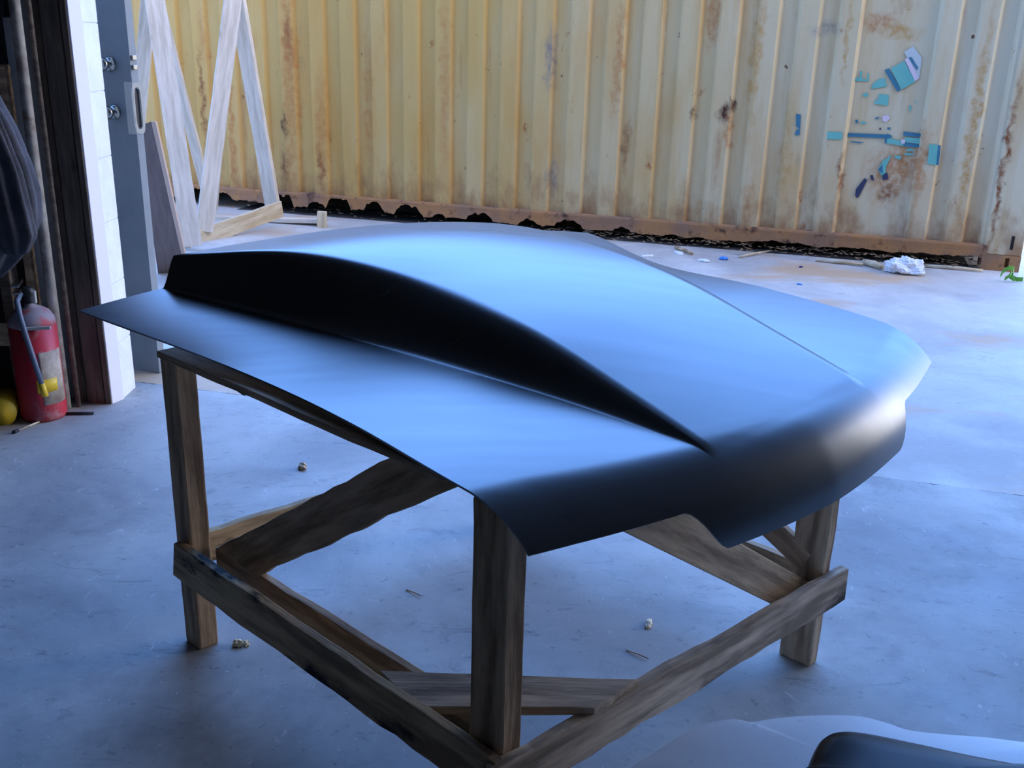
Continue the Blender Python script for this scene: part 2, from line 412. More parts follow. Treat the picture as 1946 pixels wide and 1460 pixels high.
    L.new(rng(Z, 0.05, 0.60, 0.0, 0.42), up.inputs[1])
    c = mix(rng(up.outputs[0], 0.22, 0.5, 0, 0.8), c, lin(150, 104, 66))
    L.new(c, b.inputs['Base Color']); b.inputs['Roughness'].default_value = 0.6
    b.inputs['Specular IOR Level'].default_value = 0.25
    bp = N.new('ShaderNodeBump'); bp.inputs['Strength'].default_value = 0.25; bp.inputs['Distance'].default_value = 0.006
    L.new(nz(22, (1, 1, 1), 3), bp.inputs['Height']); L.new(bp.outputs[0], b.inputs['Normal'])
    return m
M_CONT = rust_mat()
M_RAIL = mat('rotten_rail_rust', lin(176, 124, 76), 0.85, second=lin(150, 112, 84), scale=3.5, lo=0.4, hi=0.6, third=lin(70, 44, 34), scale3=9, lo3=0.55, hi3=0.68, bump=0.6, bscale=25)
M_VOID = mat('void_black', lin(20, 18, 18), 0.9)  # near-black paints in the darkness under the container and in the slot

cont = empty('shipping_container', CA, 'long cream shipping container with ribbed rusty side and rotted bottom rail', 'container')
cont.rotation_euler = (0, 0, math.atan2(CDIR.y, CDIR.x))
def cl(t, z, out=0.0): return Vector((t, -out, z))          # local frame of the container: x along, -y toward camera
T0, T1, CH = -5.6, 6.50, 2.59
D = 0.036
prof = []                                                   # (t, depth) with depth 0 = front flats, -D = recesses
tk = 5.397
per = 0.286
pts = []
k = 0
while True:
    t = 5.397 - per*k
    if t - per < T0 + 0.1: break
    pts.append([(t-0.245+per-per, 0)])                      # placeholder, replaced below
    k += 1
nk = k
prof.append((T0, 0.0))
for k in range(nk-1, -1, -1):
    t = 5.397 - per*k
    prof += [(t-0.134, -D), (t-0.108, 0.0)] if False else []
    prof += [(t-0.012, 0.0), (t+0.014, -D)]
    if k > 0: prof += [(t+0.126, -D), (t+0.150, 0.0)]
prof += [(5.915, -D), (5.94, 0.0), (6.052, 0.0), (6.078, -D), (6.175, -D), (6.20, 0.0), (6.308, 0.0), (6.334, -D), (6.43, -D), (6.455, 0.0), (T1, 0.0)]
ZB, ZT = 0.175, 2.50
zs = [ZB + (ZT-ZB)*i/6 for i in range(7)]
vs, fs = [], []
for z in zs:
    for t, d in prof: vs.append(cl(t, z, d + 0.004*noise.noise(Vector((t*1.7, z*1.3, 5)))))
n = len(prof)
for j in range(len(zs)-1):
    for i in range(n-1): fs.append((j*n+i, j*n+i+1, (j+1)*n+i+1, (j+1)*n+i))
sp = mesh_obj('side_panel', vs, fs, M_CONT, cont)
md = sp.modifiers.new('s', 'SOLIDIFY'); md.thickness = 0.003; md.offset = 0
bv = sp.modifiers.new('b', 'BEVEL'); bv.width = 0.006; bv.segments = 2; bv.limit_method = 'ANGLE'; bv.angle_limit = 0.3
# bottom rail: folded channel whose lower lip has rotted to a ragged edge
vs, fs = [], []
NS = 900
holes = [(-0.28,.12,.10),(0.02,.09,.06),(0.62,.11,.11),(0.98,.07,.04),(1.20,.10,.10),(1.55,.08,.07),(1.87,.11,.08),(2.15,.05,.03),(2.52,.10,.055),(2.95,.07,.04),(3.30,.10,.05),(3.75,.06,.03)]
for i in range(NS+1):
    t = T0 + (T1-T0)*i/NS
    zb = 0.066 + 0.030*noise.noise(Vector((t*2.3, 0, 0))) + 0.016*noise.noise(Vector((t*9, 3, 0))) + 0.009*noise.noise(Vector((t*31, 7, 0)))
    if t > 4.2: zb += 0.02*min(1, (t-4.2)/1.5)
    for h, w, dz in holes:
        q = abs(t-h)/(w*1.2)
        if q < 1: zb += 1.15*dz*(1-q*q)**0.6*(1+0.5*noise.noise(Vector((t*26, h, 1))))
    zb = min(zb, 0.160)
    out = 0.012
    for (z, o) in ((ZB+0.012, -0.045), (ZB+0.010, out), (ZB-0.004, out+0.003), ((ZB+zb)/2, out), (zb, out-0.004*noise.noise(Vector((t*14, 0, 9))))):
        vs.append(cl(t, z, o))
for i in range(NS):
    for j in range(4): fs.append((i*5+j, (i+1)*5+j, (i+1)*5+j+1, i*5+j+1))
rl = mesh_obj('bottom_rail', vs, fs, M_RAIL, cont)
rl['label'] = 'rotted rust-brown bottom rail with holes'
md = rl.modifiers.new('s', 'SOLIDIFY'); md.thickness = 0.004; md.offset = 0
def cbox(name, t0, t1, o0, o1, z0, z1, m, bevel=0.004):
    bm = bmesh.new(); bmesh.ops.create_cube(bm, size=1)
    bmesh.ops.scale(bm, vec=(t1-t0, abs(o1-o0), z1-z0), verts=bm.verts)
    bmesh.ops.translate(bm, vec=((t0+t1)/2, -(o0+o1)/2, (z0+z1)/2), verts=bm.verts)
    o = bm_obj(name, bm, m, cont)
    if bevel: bev(o, bevel)
    return o
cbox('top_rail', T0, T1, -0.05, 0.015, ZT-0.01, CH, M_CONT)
# corner post standing on its casting; the casting has an oval slot
pb = bmesh.new()
def addb(bm, t0, t1, o0, o1, z0, z1):
    r = bmesh.ops.create_cube(bm, size=1)
    bmesh.ops.scale(bm, vec=(t1-t0, abs(o1-o0), z1-z0), verts=r['verts'])
    bmesh.ops.translate(bm, vec=((t0+t1)/2, -(o0+o1)/2, (z0+z1)/2), verts=r['verts'])
addb(pb, 6.475, 6.74, -0.15, 0.010, 0.118, CH)
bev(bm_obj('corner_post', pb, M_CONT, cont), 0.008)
cb = bmesh.new()
for a in ((6.475, 6.635, -0.16, 0.014, 0.0, 0.118), (6.665, 6.74, -0.16, 0.014, 0.0, 0.118), (6.635, 6.665, -0.16, 0.014, 0.0, 0.03), (6.635, 6.665, -0.16, 0.014, 0.10, 0.118), (6.635, 6.665, -0.16, -0.03, 0.03, 0.10)):
    addb(cb, *a)
bm_obj('corner_casting', cb, M_RAIL, cont)
sl = cbox('lashing_slot', 6.652, 6.672, 0.0, 0.0125, 0.165, 0.265, M_VOID, 0.0)
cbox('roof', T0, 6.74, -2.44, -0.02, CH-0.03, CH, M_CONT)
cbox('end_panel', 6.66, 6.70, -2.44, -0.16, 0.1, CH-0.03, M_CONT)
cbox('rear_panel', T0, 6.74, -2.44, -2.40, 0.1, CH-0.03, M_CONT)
cbox('floor_frame', T0, 6.66, -2.40, -0.10, 0.165, 0.22, M_VOID)
cbox('cross_member', T0, 6.40, -1.0, -0.9, 0.0, 0.165, M_VOID)

# torn decals on the container: thin vinyl pieces a hair proud of the sheet
M_TEAL = mat('teal_vinyl', lin(104, 178, 164), 0.6, second=lin(116, 184, 168), scale=12)
M_BLUE = mat('navy_vinyl', lin(52, 112, 134), 0.6, second=lin(66, 122, 142), scale=12)
M_LILAC = mat('faded_lilac_vinyl', lin(220, 202, 208), 0.5)
M_ICE = mat('ghost_vinyl', lin(196, 202, 196), 0.5)
M_INK = mat('dark_vinyl', lin(52, 56, 84), 0.5)
def dep(t):
    for (a, d0), (b, d1) in zip(prof, prof[1:]):
        if a <= t <= b: return d0 + (d1-d0)*(t-a)/(b-a)
    return 0.0
def scrap(pts, m, layer=0):
    """pts in the 4.5625x zoom of the decal area"""
    q = []
    P = [(1480+x/4.5625, 80+y/4.5625) for x, y in pts]
    tm = ct(sum(p[0] for p in P)/len(P), sum(p[1] for p in P)/len(P), -D)[0]
    d = dep(tm)
    d = 0.0 if d > -D/2 else -D
    for x, y in P:
        t, z = ct(x, y, d); q.append((t, z))
    o = d + 0.0085 + 0.0012*layer
    vs = [cl(t, z, o) for t, z in q] + [cl(t, z, o-0.0008) for t, z in q]
    n = len(q); fs = [tuple(range(n)), tuple(range(2*n-1, n-1, -1))] + [(i, (i+1) % n, n+(i+1) % n, n+i) for i in range(n)]
    return mesh_obj('decal_scrap', vs, fs, m, cont)
scrap([(1085,85),(1168,35),(1240,140),(1215,320),(1150,200)], M_ICE)
scrap([(968,230),(1088,162),(1184,345),(1060,412)], M_TEAL, 1)
scrap([(915,243),(952,228),(1058,410),(1028,432)], M_BLUE, 2)
scrap([(1090,150),(1122,132),(1215,315),(1180,340)], M_LILAC, 2)
scrap([(1125,135),(1150,130),(1208,225),(1196,243)], M_BLUE, 3)
scrap([(632,330),(650,275),(665,312),(690,300),(700,322),(705,250),(722,250),(722,318),(760,325),(772,262),(780,270),(776,340),(640,336)], M_TEAL)
scrap([(803,405),(815,360),(870,320),(922,312),(925,350),(942,382),(860,398)], M_TEAL)
scrap([(728,450),(760,435),(778,455),(765,475),(735,472)], M_TEAL)
scrap([(868,450),(955,458),(945,552),(830,535),(830,512),(862,500)], M_TEAL)
scrap([(830,668),(850,648),(878,655),(850,668)], M_BLUE)
scrap([(898,640),(945,632),(965,660),(930,695),(900,680)], M_LILAC)
scrap([(662,675),(685,672),(690,702),(665,700)], M_BLUE)
scrap([(705,695),(740,685),(765,712),(712,708)], M_TEAL)
scrap([(938,740),(968,740),(966,760),(940,758)], M_BLUE)
scrap([(870,745),(885,742),(888,760),(872,762)], M_INK)
scrap([(598,788),(935,800),(940,792),(985,815),(965,835),(598,820)], M_BLUE, 1)
scrap([(620,858),(745,870),(700,878),(625,868)], M_BLUE)
scrap([(920,832),(970,832),(1070,862),(1115,885),(1120,908),(920,875)], M_TEAL)
scrap([(918,835),(938,835),(935,878),(918,875)], M_BLUE, 1)
scrap([(1080,775),(1240,795),(1235,825),(1078,810)], M_BLUE)
scrap([(1095,822),(1240,835),(1235,885),(1085,868)], M_TEAL)
scrap([(1082,870),(1228,888),(1225,918),(1080,900)], M_BLUE, 1)
scrap([(1060,845),(1095,840),(1090,880),(1060,878)], M_LILAC, 2)
scrap([(1100,935),(1140,920),(1180,940),(1110,945)], M_TEAL)
scrap([(1092,960),(1190,968),(1130,985),(1095,978)], M_TEAL)
scrap([(1000,985),(1065,985),(1050,1022),(1010,1005)], M_TEAL)
scrap([(965,965),(968,1000),(930,1080),(925,1130),(895,1165),(860,1105),(905,1025),(945,1005)], M_TEAL)
scrap([(860,1105),(898,1062),(900,1140)], M_BLUE, 1)
scrap([(895,1150),(940,1130),(950,1190),(900,1195)], M_INK)
scrap([(742,1180),(768,1195),(700,1330),(680,1355),(660,1330),(668,1275)], M_INK)
scrap([(790,1155),(815,1150),(828,1200),(800,1195)], M_INK)
scrap([(1165,505),(1200,520),(1190,525)], M_TEAL)
scrap([(1130,550),(1148,550),(1145,600),(1132,600)], M_TEAL)
scrap([(150,622),(192,628),(182,808),(138,808),(150,765),(175,750),(150,730)], M_BLUE)
scrap([(422,775),(550,782),(545,845),(415,840)], M_TEAL)
scrap([(1305,882),(1380,892),(1362,1065),(1288,1055)], M_TEAL)
scrap([(1380,892),(1405,897),(1386,1068),(1362,1065)], M_BLUE)

# ------------------------------------------------------------------ timber work table
tb = empty('work_table', (0.0, 2.28, 0), 'rough timber trestle table of nailed planks under the dark hood', 'table')
LEG = {'L': Vector((-0.809, 2.283, 0)), 'R': Vector((0.785, 2.286, 0)), 'N': Vector((-0.014, 1.569, 0))}
LEG['B'] = LEG['L'] + LEG['R'] - LEG['N']
A_ = (LEG['N']-LEG['L']).normalized(); B_ = (LEG['R']-LEG['N']).normalized()
NA = Vector((A_.y, -A_.x, 0)); NB = Vector((B_.y, -B_.x, 0))          # outward normals of the two near sides
Zv = Vector((0, 0, 1))
def post(key, wa, wb, h, m, seed, da=0.0, db=0.0):
    c = LEG[key]; a = A_*wa/2; b = B_*wb/2
    # front face = the L-N side; grain runs up
    p0 = c - a - b; p1 = c + a - b
    board('leg', [p0, p0+Zv*h, p1+Zv*h, p1], B_*wb, m, tb, 0.0015, seed, 0.005)
post('L', 0.068, 0.055, 0.80, M_WOOD2, 3)
post('N', 0.086, 0.050, 0.79, M_WOOD2, 4)
post('R', 0.088, 0.040, 0.80, M_WOOD, 5)
post('B', 0.060, 0.060, 0.80, M_WOOD, 6)
def on(key, t, z, dir_, nrm, off): return LEG[key] + dir_*t + nrm*off + Zv*z
# lower rails, nailed outside the legs
LN = lambda t, z, off: on('L', t, z, A_, NA, off)
NR = lambda t, z, off: on('N', t, z, B_, NB, off)
board('lower_rail', [LN(-0.02, .217, .032), LN(1.10, .188, .032), LN(1.12, .292, .032), LN(0.0, .318, .032)], NA*0.024, M_WOODST, tb, 0.003, 11)
board('lower_rail', [NR(-0.05, .19, .044), NR(1.15, .182, .044), NR(1.145, .276, .044), NR(-0.06, .288, .044)], NB*0.026, M_WOODGR, tb, 0.004, 12)
board('lower_rail', [LN(.05, .20, -.052), LN(1.02, .18, -.052), LN(1.02, .285, -.052), LN(.05, .292, -.052)], NA*0.022, M_WOOD2, tb, 0.002, 13)
Rb = (LEG['B']-LEG['R']).normalized(); NRb = Vector((Rb.y, -Rb.x, 0))
RB = lambda t, z, off: LEG['R'] + Rb*t + NRb*off + Zv*z
board('lower_rail', [RB(-0.02, .20, .0), RB(1.10, .20, .0), RB(1.10, .275, .0), RB(-.02, .275, .0)], NRb*0.024*(-1 if NRb.y < 0 else 1), M_WOOD, tb, 0.002, 14)
Lb = (LEG['B']-LEG['L']).normalized(); NLb = Vector((Lb.y, -Lb.x, 0))
LB = lambda t, z, off: LEG['L'] + Lb*t + NLb*off + Zv*z
board('lower_rail', [LB(0.03, .225, 0), LB(1.10, .20, 0), LB(1.10, .31, 0), LB(.03, .315, 0)], NLb*-0.024, M_WOODST, tb, 0.003, 15)
# plank laid flat across the near corner
g = [atz(790, 1343, .30), atz(1130, 1347, .30), atz(1215, 1290, .30), atz(720, 1274, .30)]
board('corner_plank', g, (0, 0, -0.020), M_WOODGR, tb, 0.003, 16)
# diagonal braces
def LNp(x, y, off):
    return onplane(x, y, LEG['L'] + NA*off, NA)
board('brace', [LNp(466, 1106, -.03), LNp(872, 925, -.03), LNp(748, 868, -.03), LNp(408, 1044, -.03)], NA*-0.022, M_WOOD2, tb, 0.004, 17)
board('brace', [NR(.93, .215, .018), NR(.10, .775, .018), NR(.27, .775, .018), NR(1.055, .243, .018)], NB*-0.026, M_WOOD, tb, 0.0, 18, 0.003)
board('brace', [RB(.02, .262, -.02), RB(.98, .78, -.02), RB(.86, .80, -.02), RB(-.01, .32, -.02)], NRb*0.022, M_WOOD2, tb, 0.002, 19)
# flat top boards that the hood rests on
zt = .800
def top(a, b, w, seed, m=M_WOOD2):
    a = Vector(a); b = Vector(b); d = (b-a).normalized(); s = Vector((-d.y, d.x, 0))*w/2
    board('top_rail', [a-s+Zv*zt, b-s+Zv*zt, b+s+Zv*zt, a+s+Zv*zt], (0, 0, 0.017), m, tb, 0.002, seed)
l, nn, r, bb = (LEG[k] for k in 'LNRB')
top(l-A_*0.03, nn-A_*0.10, 0.075, 21); top(bb-A_*0.03, r-A_*0.16, 0.088, 22)
top(l+B_*0.06+A_*0.02, bb-B_*0.05+A_*0.02, 0.09, 23)
top(nn+B_*0.05-A_*0.14, r-B_*0.05-A_*0.18, 0.09, 24)
# dark block screwed under the top rail, and a small one at its left end
bk = [LN(.12, .79, -.01), LN(.26, .765, -.01), LN(.285, .79, -.01), LN(.11, .813, -.01)]
board('packing_block', bk, NA*-0.05, M_DARKW, tb, 0.0, 25, 0.004)

# ------------------------------------------------------------------ the hood
TH = math.radians(47.4866); HC = Vector((0.546, 1.900, 0))
DU = Vector((math.cos(TH), -math.sin(TH), 0)); DV = Vector((math.sin(TH), math.cos(TH), 0)); TILT = 0.046
def herm(xs, ys, q):
    n = len(xs)
    if q <= xs[0]: return ys[0] + (ys[1]-ys[0])/(xs[1]-xs[0])*(q-xs[0])
    if q >= xs[-1]: return ys[-1] + (ys[-1]-ys[-2])/(xs[-1]-xs[-2])*(q-xs[-1])
    def g(i):
        if i == 0: return (ys[1]-ys[0])/(xs[1]-xs[0])
        if i == n-1: return (ys[-1]-ys[-2])/(xs[-1]-xs[-2])
        h0 = xs[i]-xs[i-1]; h1 = xs[i+1]-xs[i]
        return ((ys[i]-ys[i-1])/h0*h1 + (ys[i+1]-ys[i])/h1*h0)/(h0+h1)
    i = 0
    while xs[i+1] < q: i += 1
    h = xs[i+1]-xs[i]; t = (q-xs[i])/h
    return (2*t**3-3*t*t+1)*ys[i] + (t**3-2*t*t+t)*h*g(i) + (-2*t**3+3*t*t)*ys[i+1] + (t**3-t*t)*h*g(i+1)
EX = [-1.4, -.95, -.5, -.2, -.06, 0, .16]
EW = [.889, .731, .700, .696, .687, .683, .67]
EBX = [-1.4, -.95, -.5, -.2, 0, .16]
EBZ = [.937, .874, .867, .853, .836, .815]
TIP = 0.031
UX = [x*(1.4+TIP)/1.4+TIP for x in (-1.4, -1.1, -.8, -.5, -.2, 0)]
UW = [.640, .464, .319, .283, .270, .266]
UZ = [1.031, 1.061, 1.020, .976, .903, .851]
BW = [.676, .545, .435, .364, .305, .267]
BZ = [.952, .920, .893, .882, .869, .851]
FUW = [.44, .36, .310, .283, .270, .266]                     # far shoulder of the scoop: narrower and lower toward the cowl
FUZ = [.985, 1.005, 1.005, .974, .903, .851]
FBW = [.62, .53, .435, .364, .305, .267]
def RNf(v): return 0.185-0.055*max(0, 1-(v/0.6)**2)
RN, DN = 0.185, 0.135                                        # nose roll: reach and drop
def u_front(v): return 0.150 - 0.11*(v/0.70)**2 - 0.02*(abs(v)/0.70)
def phi_max(v):
    a = abs(v)
    t = min(1, max(0, (a-0.305)/0.085)); s = t*t*(3-2*t)
    return math.radians(90 - 36*s)
def top_z(u, v):
    near = v < 0
    e = herm(EX, EW, min(u, 0.16)); b = herm(EBX, EBZ, u)
    q = min(u, TIP)
    bw = max(1e-3, herm(UX, BW if near else FBW, q)); uw = herm(UX, UW if near else FUW, q)
    hb = herm(UX, BZ, q); hn = herm(UX, UZ, q); hf = herm(UX, FUZ, q)
    a = abs(v)
    c = max(0, hb - herm(EBX, EBZ, q))
    tw = 0.067*min(1, max(0, (-0.4-u)))**2*max(0, v+0.2)**2
    if a >= bw: return b + c*(1-((a-bw)/max(1e-3, e-bw))**1.25) - tw
    un, ufr = herm(UX, UW, q), herm(UX, FUW, q)
    k = min(1, max(0, (v+un)/(un+ufr)))
    hu = hn + (hf-hn)*k
    H = max(0.0, hu-hb)
    if a >= uw:
        t = (bw-a)/max(1e-4, bw-uw)
        s = 0.5-0.5*math.cos(math.pi*min(1, t)); s = 0.5*t+0.5*s
        return b + c + H*s - tw
    q2 = (k-0.5)*2
    return b + c + H + 0.016*min(1, max(0, (TIP-u)/0.7))*(1-q2*q2) - tw
def hood_point(u_lin, v, ph=None):
    if ph is None: return Vector((u_lin, v, top_z(u_lin, v)))
    uf = u_front(v); rn = RNf(v); u0 = uf-rn
    u = u0 + rn*math.sin(ph)
    return Vector((u, v, top_z(u, v) - DN*(1-math.cos(ph))))
def w_local(p):
    return HC + DU*p.x + DV*p.y + Vector((0, 0, p.z + TILT*p.y))
NE_, NS_, NT_ = 36, 9, 26
def vrow(u):
    q = min(u, TIP); e = herm(EX, EW, min(u, .16))
    uw = herm(UX, UW, q); bw = max(herm(UX, BW, q), uw+0.012)
    fuw = herm(UX, FUW, q); fbw = max(herm(UX, FBW, q), fuw+0.012)
    out = []
    for i in range(NE_): out.append(-e + (e-bw)*i/NE_)
    for i in range(NS_): out.append(-bw + (bw-uw)*i/NS_)
    for i in range(NT_+1): out.append(-uw + (uw+fuw)*i/NT_)
    for i in range(1, NS_+1): out.append(fuw + (fbw-fuw)*i/NS_)
    for i in range(1, NE_+1): out.append(fbw + (e-fbw)*i/NE_)
    return out
rows = []
NL, NP = 60, 22
nv = len(vrow(-1))
for i in range(NL):
    s = i/NL
    # row parameter s; start of nose roll depends on v, so blend the row's u per column
    row = []
    for j in range(nv):
        # fixed-point: find v for this column at its own u
        u = -1.4 + s*1.2
        for _ in range(4):
            v = vrow(u)[j]
            us = -1.4 - 0.0*v; ue = u_front(v)-RNf(v)
            u = us + (ue-us)*s
        row.append(w_local(Vector((u, v, top_z(u, v)))))
    rows.append(row)
for i in range(NP+1):
    row = []
    for j in range(nv):
        v = vrow(-0.05)[j]
        for _ in range(3):
            pm = phi_max(v); p = hood_point(0, v, pm*i/NP); v = vrow(p.x)[j]
        pm = phi_max(v); p = hood_point(0, v, pm*i/NP)
        row.append(w_local(p))
    rows.append(row)
base = Vector((HC.x-DU.x*0.6, HC.y-DU.y*0.6, 0.86))
vs = [p-base for r_ in rows for p in r_]; fs = []
for i in range(len(rows)-1):
    for j in range(nv-1): fs.append((i*nv+j, i*nv+j+1, (i+1)*nv+j+1, (i+1)*nv+j))
M_HOOD = mat('satin_black_gelcoat', (0.010, 0.012, 0.016, 1), 0.30, ior=2.0, bump=0.0)
def hood_rough():
    nt = M_HOOD.node_tree; N = nt.nodes; L = nt.links; b = N['Principled BSDF']
    tc = N.new('ShaderNodeTexCoord'); mp = N.new('ShaderNodeMapping'); L.new(tc.outputs['Object'], mp.inputs[0])
    mp.inputs['Rotation'].default_value = (0, 0, math.radians(20)); mp.inputs['Scale'].default_value = (1, 9, 1)
    n = N.new('ShaderNodeTexNoise'); L.new(mp.outputs[0], n.inputs['Vector']); n.inputs['Scale'].default_value = 3; n.inputs['Detail'].default_value = 8
    r = N.new('ShaderNodeMapRange'); L.new(n.outputs['Fac'], r.inputs[0]); r.inputs[1].default_value = 0.3; r.inputs[2].default_value = 0.7
    r.inputs[3].default_value = 0.27; r.inputs[4].default_value = 0.31; L.new(r.outputs[0], b.inputs['Roughness'])
hood_rough()
hood = mesh_obj('car_hood', vs, fs, M_HOOD, None, True)
hood.location = base
md = hood.modifiers.new('s', 'SOLIDIFY'); md.thickness = 0.005; md.offset = -1
md = hood.modifiers.new('e', 'EDGE_SPLIT'); md.split_angle = math.radians(60)
tag(hood, 'satin black car hood with a tall flared cowl scoop lying on the timber table', 'car hood')

# ------------------------------------------------------------------ steel door leaf opened outward behind the pier
dr = empty('steel_door', (-1.672, 4.46, 0), 'blue-grey steel door leaf with two round knobs standing open beside the white block pier', 'door')
dr.rotation_euler = (0, 0, math.radians(-20))
def dbox(name, x0, x1, y0, y1, z0, z1, m, bevel=0.003, par=None):
    bm = bmesh.new(); bmesh.ops.create_cube(bm, size=1)
    bmesh.ops.scale(bm, vec=(x1-x0, y1-y0, z1-z0), verts=bm.verts)
    bmesh.ops.translate(bm, vec=((x0+x1)/2, (y0+y1)/2, (z0+z1)/2), verts=bm.verts)
    o = bm_obj(name, bm, m, par or dr)
    if bevel: bev(o, bevel)
    return o
dbox('door_panel', -0.86, 0, 0, 0.045, 0.0, 2.05, M_STEEL, 0.002)
def knob(z):
    o = lathe('door_knob', [(0.030, 0), (0.032, 0.006), (0.026, 0.010), (0.012, 0.014), (0.012, 0.030), (0.024, 0.036), (0.030, 0.048), (0.029, 0.060), (0.020, 0.070), (0.004, 0.073)], (0, 0, 0), M_CHROME, None, 24)
    o.parent = dr; o.location = (-0.105, 0, z); o.rotation_euler = (math.radians(90), 0, 0)
    return o
knob(1.395); knob(1.195)
lp = bmesh.new()
def addbox(bm, x0, x1, y0, y1, z0, z1):
    r = bmesh.ops.create_cube(bm, size=1)
    bmesh.ops.scale(bm, vec=(x1-x0, y1-y0, z1-z0), verts=r['verts'])
    bmesh.ops.translate(bm, vec=((x0+x1)/2, (y0+y1)/2, (z0+z1)/2), verts=r['verts'])
addbox(lp, -0.042, 0.004, -0.004, 0.0, 1.105, 1.325)            # flange on the face
o = bm_obj('lock_plate', lp, M_PLATE, dr); bev(o, 0.004, 3)
# edge guard: rounded ring around a slot, built as an extruded ring
def ring_plate(w, h, rw, t, m, name, par, loc, rot):
    bm = bmesh.new(); N_ = 40; vo, vi = [], []
    for k in range(N_):
        a = 2*math.pi*k/N_; c, s_ = math.cos(a), math.sin(a)
        sx = abs(c)**0.45*(1 if c >= 0 else -1); sz = abs(s_)**0.45*(1 if s_ >= 0 else -1)
        vo.append((w/2*sx, h/2*sz))
        sx = abs(c)**0.8*(1 if c >= 0 else -1); sz = (abs(s_)**0.35)*(1 if s_ >= 0 else -1)
        vi.append(((w/2-rw)*sx, (h/2-rw*1.8)*sz))
    L1 = [bm.verts.new((x, -t, z)) for x, z in vo]; L2 = [bm.verts.new((x, -t, z)) for x, z in vi]
    L3 = [bm.verts.new((x, 0, z)) for x, z in vo]; L4 = [bm.verts.new((x, 0, z)) for x, z in vi]
    for k in range(N_):
        j = (k+1) % N_
        bm.faces.new((L1[k], L1[j], L2[j], L2[k])); bm.faces.new((L3[k], L3[j], L4[j], L4[k]))
        bm.faces.new((L1[k], L1[j], L3[j], L3[k])); bm.faces.new((L2[k], L2[j], L4[j], L4[k]))
    o = bm_obj(name, bm, m, par); o.location = loc; o.rotation_euler = rot
    return o
ring_plate(0.050, 0.215, 0.011, 0.006, M_PLATE, 'edge_guard', dr, (0.004, 0.018, 1.215), (0, 0, math.radians(70)))
dbox('latch_slot', 0.0, 0.003, 0.002, 0.036, 1.135, 1.295, M_BLACK, 0.0)
dbox('latch_bolt', -0.002, 0.010, 0.008, 0.034, 1.375, 1.395, M_CHROME, 0.002)
dbox('latch_bolt', -0.002, 0.010, 0.008, 0.034, 1.415, 1.435, M_CHROME, 0.002)

# ------------------------------------------------------------------ left corner: pipe, extinguisher, jacket, shelf
tag(tube('wall_pipe', [(-1.905, 3.975, 0), (-1.905, 3.975, 1.2), (-1.90, 3.975, 2.6), (-1.90, 3.975, 3.9)], 0.021, M_PIPE, None, 16), 'pale scuffed vertical pipe on the dark wall beside the open doorway', 'pipe')
tag(tube('conduit', [(-1.862, 4.0, 0), (-1.862, 4.0, 3.9)], 0.010, M_DARKW, None, 10), 'thin dark conduit running up between pale pipe and timber jamb', 'conduit')

M_RED = mat('dusty_red_paint', lin(196, 40, 58), 0.45, second=lin(170, 60, 70), scale=6, lo=0.4, hi=0.7, third=lin(176, 158, 160), scale3=9, lo3=0.56, hi3=0.72)
M_DUST = mat('dusty_shoulder', lin(140, 130, 140), 0.7, second=lin(170, 80, 90), scale=14, lo=0.5, hi=0.62)
M_LABEL = mat('worn_paper_label', lin(186, 176, 160), 0.7, second=lin(150, 130, 116), scale=20)
M_HOSE = mat('grey_hose', lin(96, 108, 130), 0.5)
M_YEL = mat('yellow_plastic', lin(226, 190, 50), 0.45)
M_NAVY = mat('navy_rag', lin(34, 48, 110), 0.9)
ex = empty('fire_extinguisher', (-1.955, 3.88, 0), 'dusty red fire extinguisher with grey hose standing on the floor by the pipe', 'fire extinguisher')
R_ = 0.090
lathe('cylinder', [(0.07, 0), (R_-0.004, 0.004), (R_, 0.02), (R_, 0.40)], (-1.955, 3.88, 0), M_RED, ex, 40)
lathe('shoulder', [(R_, 0.40), (R_-0.003, 0.425), (R_-0.018, 0.452), (R_-0.045, 0.470), (0.022, 0.478), (0.020, 0.492)], (-1.955, 3.88, 0), M_DUST, ex, 40)
# label wraps part of the cylinder
def wrap(name, a0, a1, z0, z1, m, r=R_+0.0012):
    vs, fs = [], []; n = 14
    for i in range(n+1):
        a = a0+(a1-a0)*i/n
        for z in (z0, z1):
            for rr in (r, r-0.001): vs.append((rr*math.cos(a), rr*math.sin(a), z))
    for i in range(n):
        k = 4*i
        fs += [(k, k+4, k+6, k+2), (k+1, k+5, k+7, k+3), (k, k+4, k+5, k+1), (k+2, k+6, k+7, k+3)]
    fs += [(0, 2, 3, 1), (4*n, 4*n+2, 4*n+3, 4*n+1)]
    return mesh_obj(name, vs, fs, m, ex, True)
wrap('paper_label', math.radians(-60), math.radians(10), 0.075, 0.30, M_LABEL)
wrap('paper_label', math.radians(-72), math.radians(-20), 0.130, 0.185, M_YEL, R_+0.0022)['label'] = 'yellow sticker'
lathe('valve', [(0.022, 0.49), (0.024, 0.50), (0.020, 0.515), (0.026, 0.525), (0.026, 0.545), (0.015, 0.555)], (-1.955, 3.88, 0), M_BLACK, ex, 20)
box('lever', (-1.975, 3.845, 0.575), (0.030, 0.10, 0.012), M_CHROME, ex, 0.3, 0.003)
box('handle', (-1.975, 3.845, 0.545), (0.028, 0.09, 0.010), M_CHROME, ex, 0.3, 0.003)
box('gauge', (-1.915, 3.85, 0.52), (0.012, 0.03, 0.05), M_PLATE, ex, 0.3, 0.003)
hp = [(-1.965, 3.84, 0.535), (-1.962, 3.80, 0.515), (-1.950, 3.782, 0.46), (-1.935, 3.778, 0.38), (-1.915, 3.778, 0.27), (-1.898, 3.78, 0.17)]
tube('hose', hp, 0.011, M_HOSE, ex, 12)
tube('nozzle', [(-1.900, 3.78, 0.18), (-1.892, 3.782, 0.125)], 0.013, M_YEL, ex, 12, radii=[0.012, 0.014])
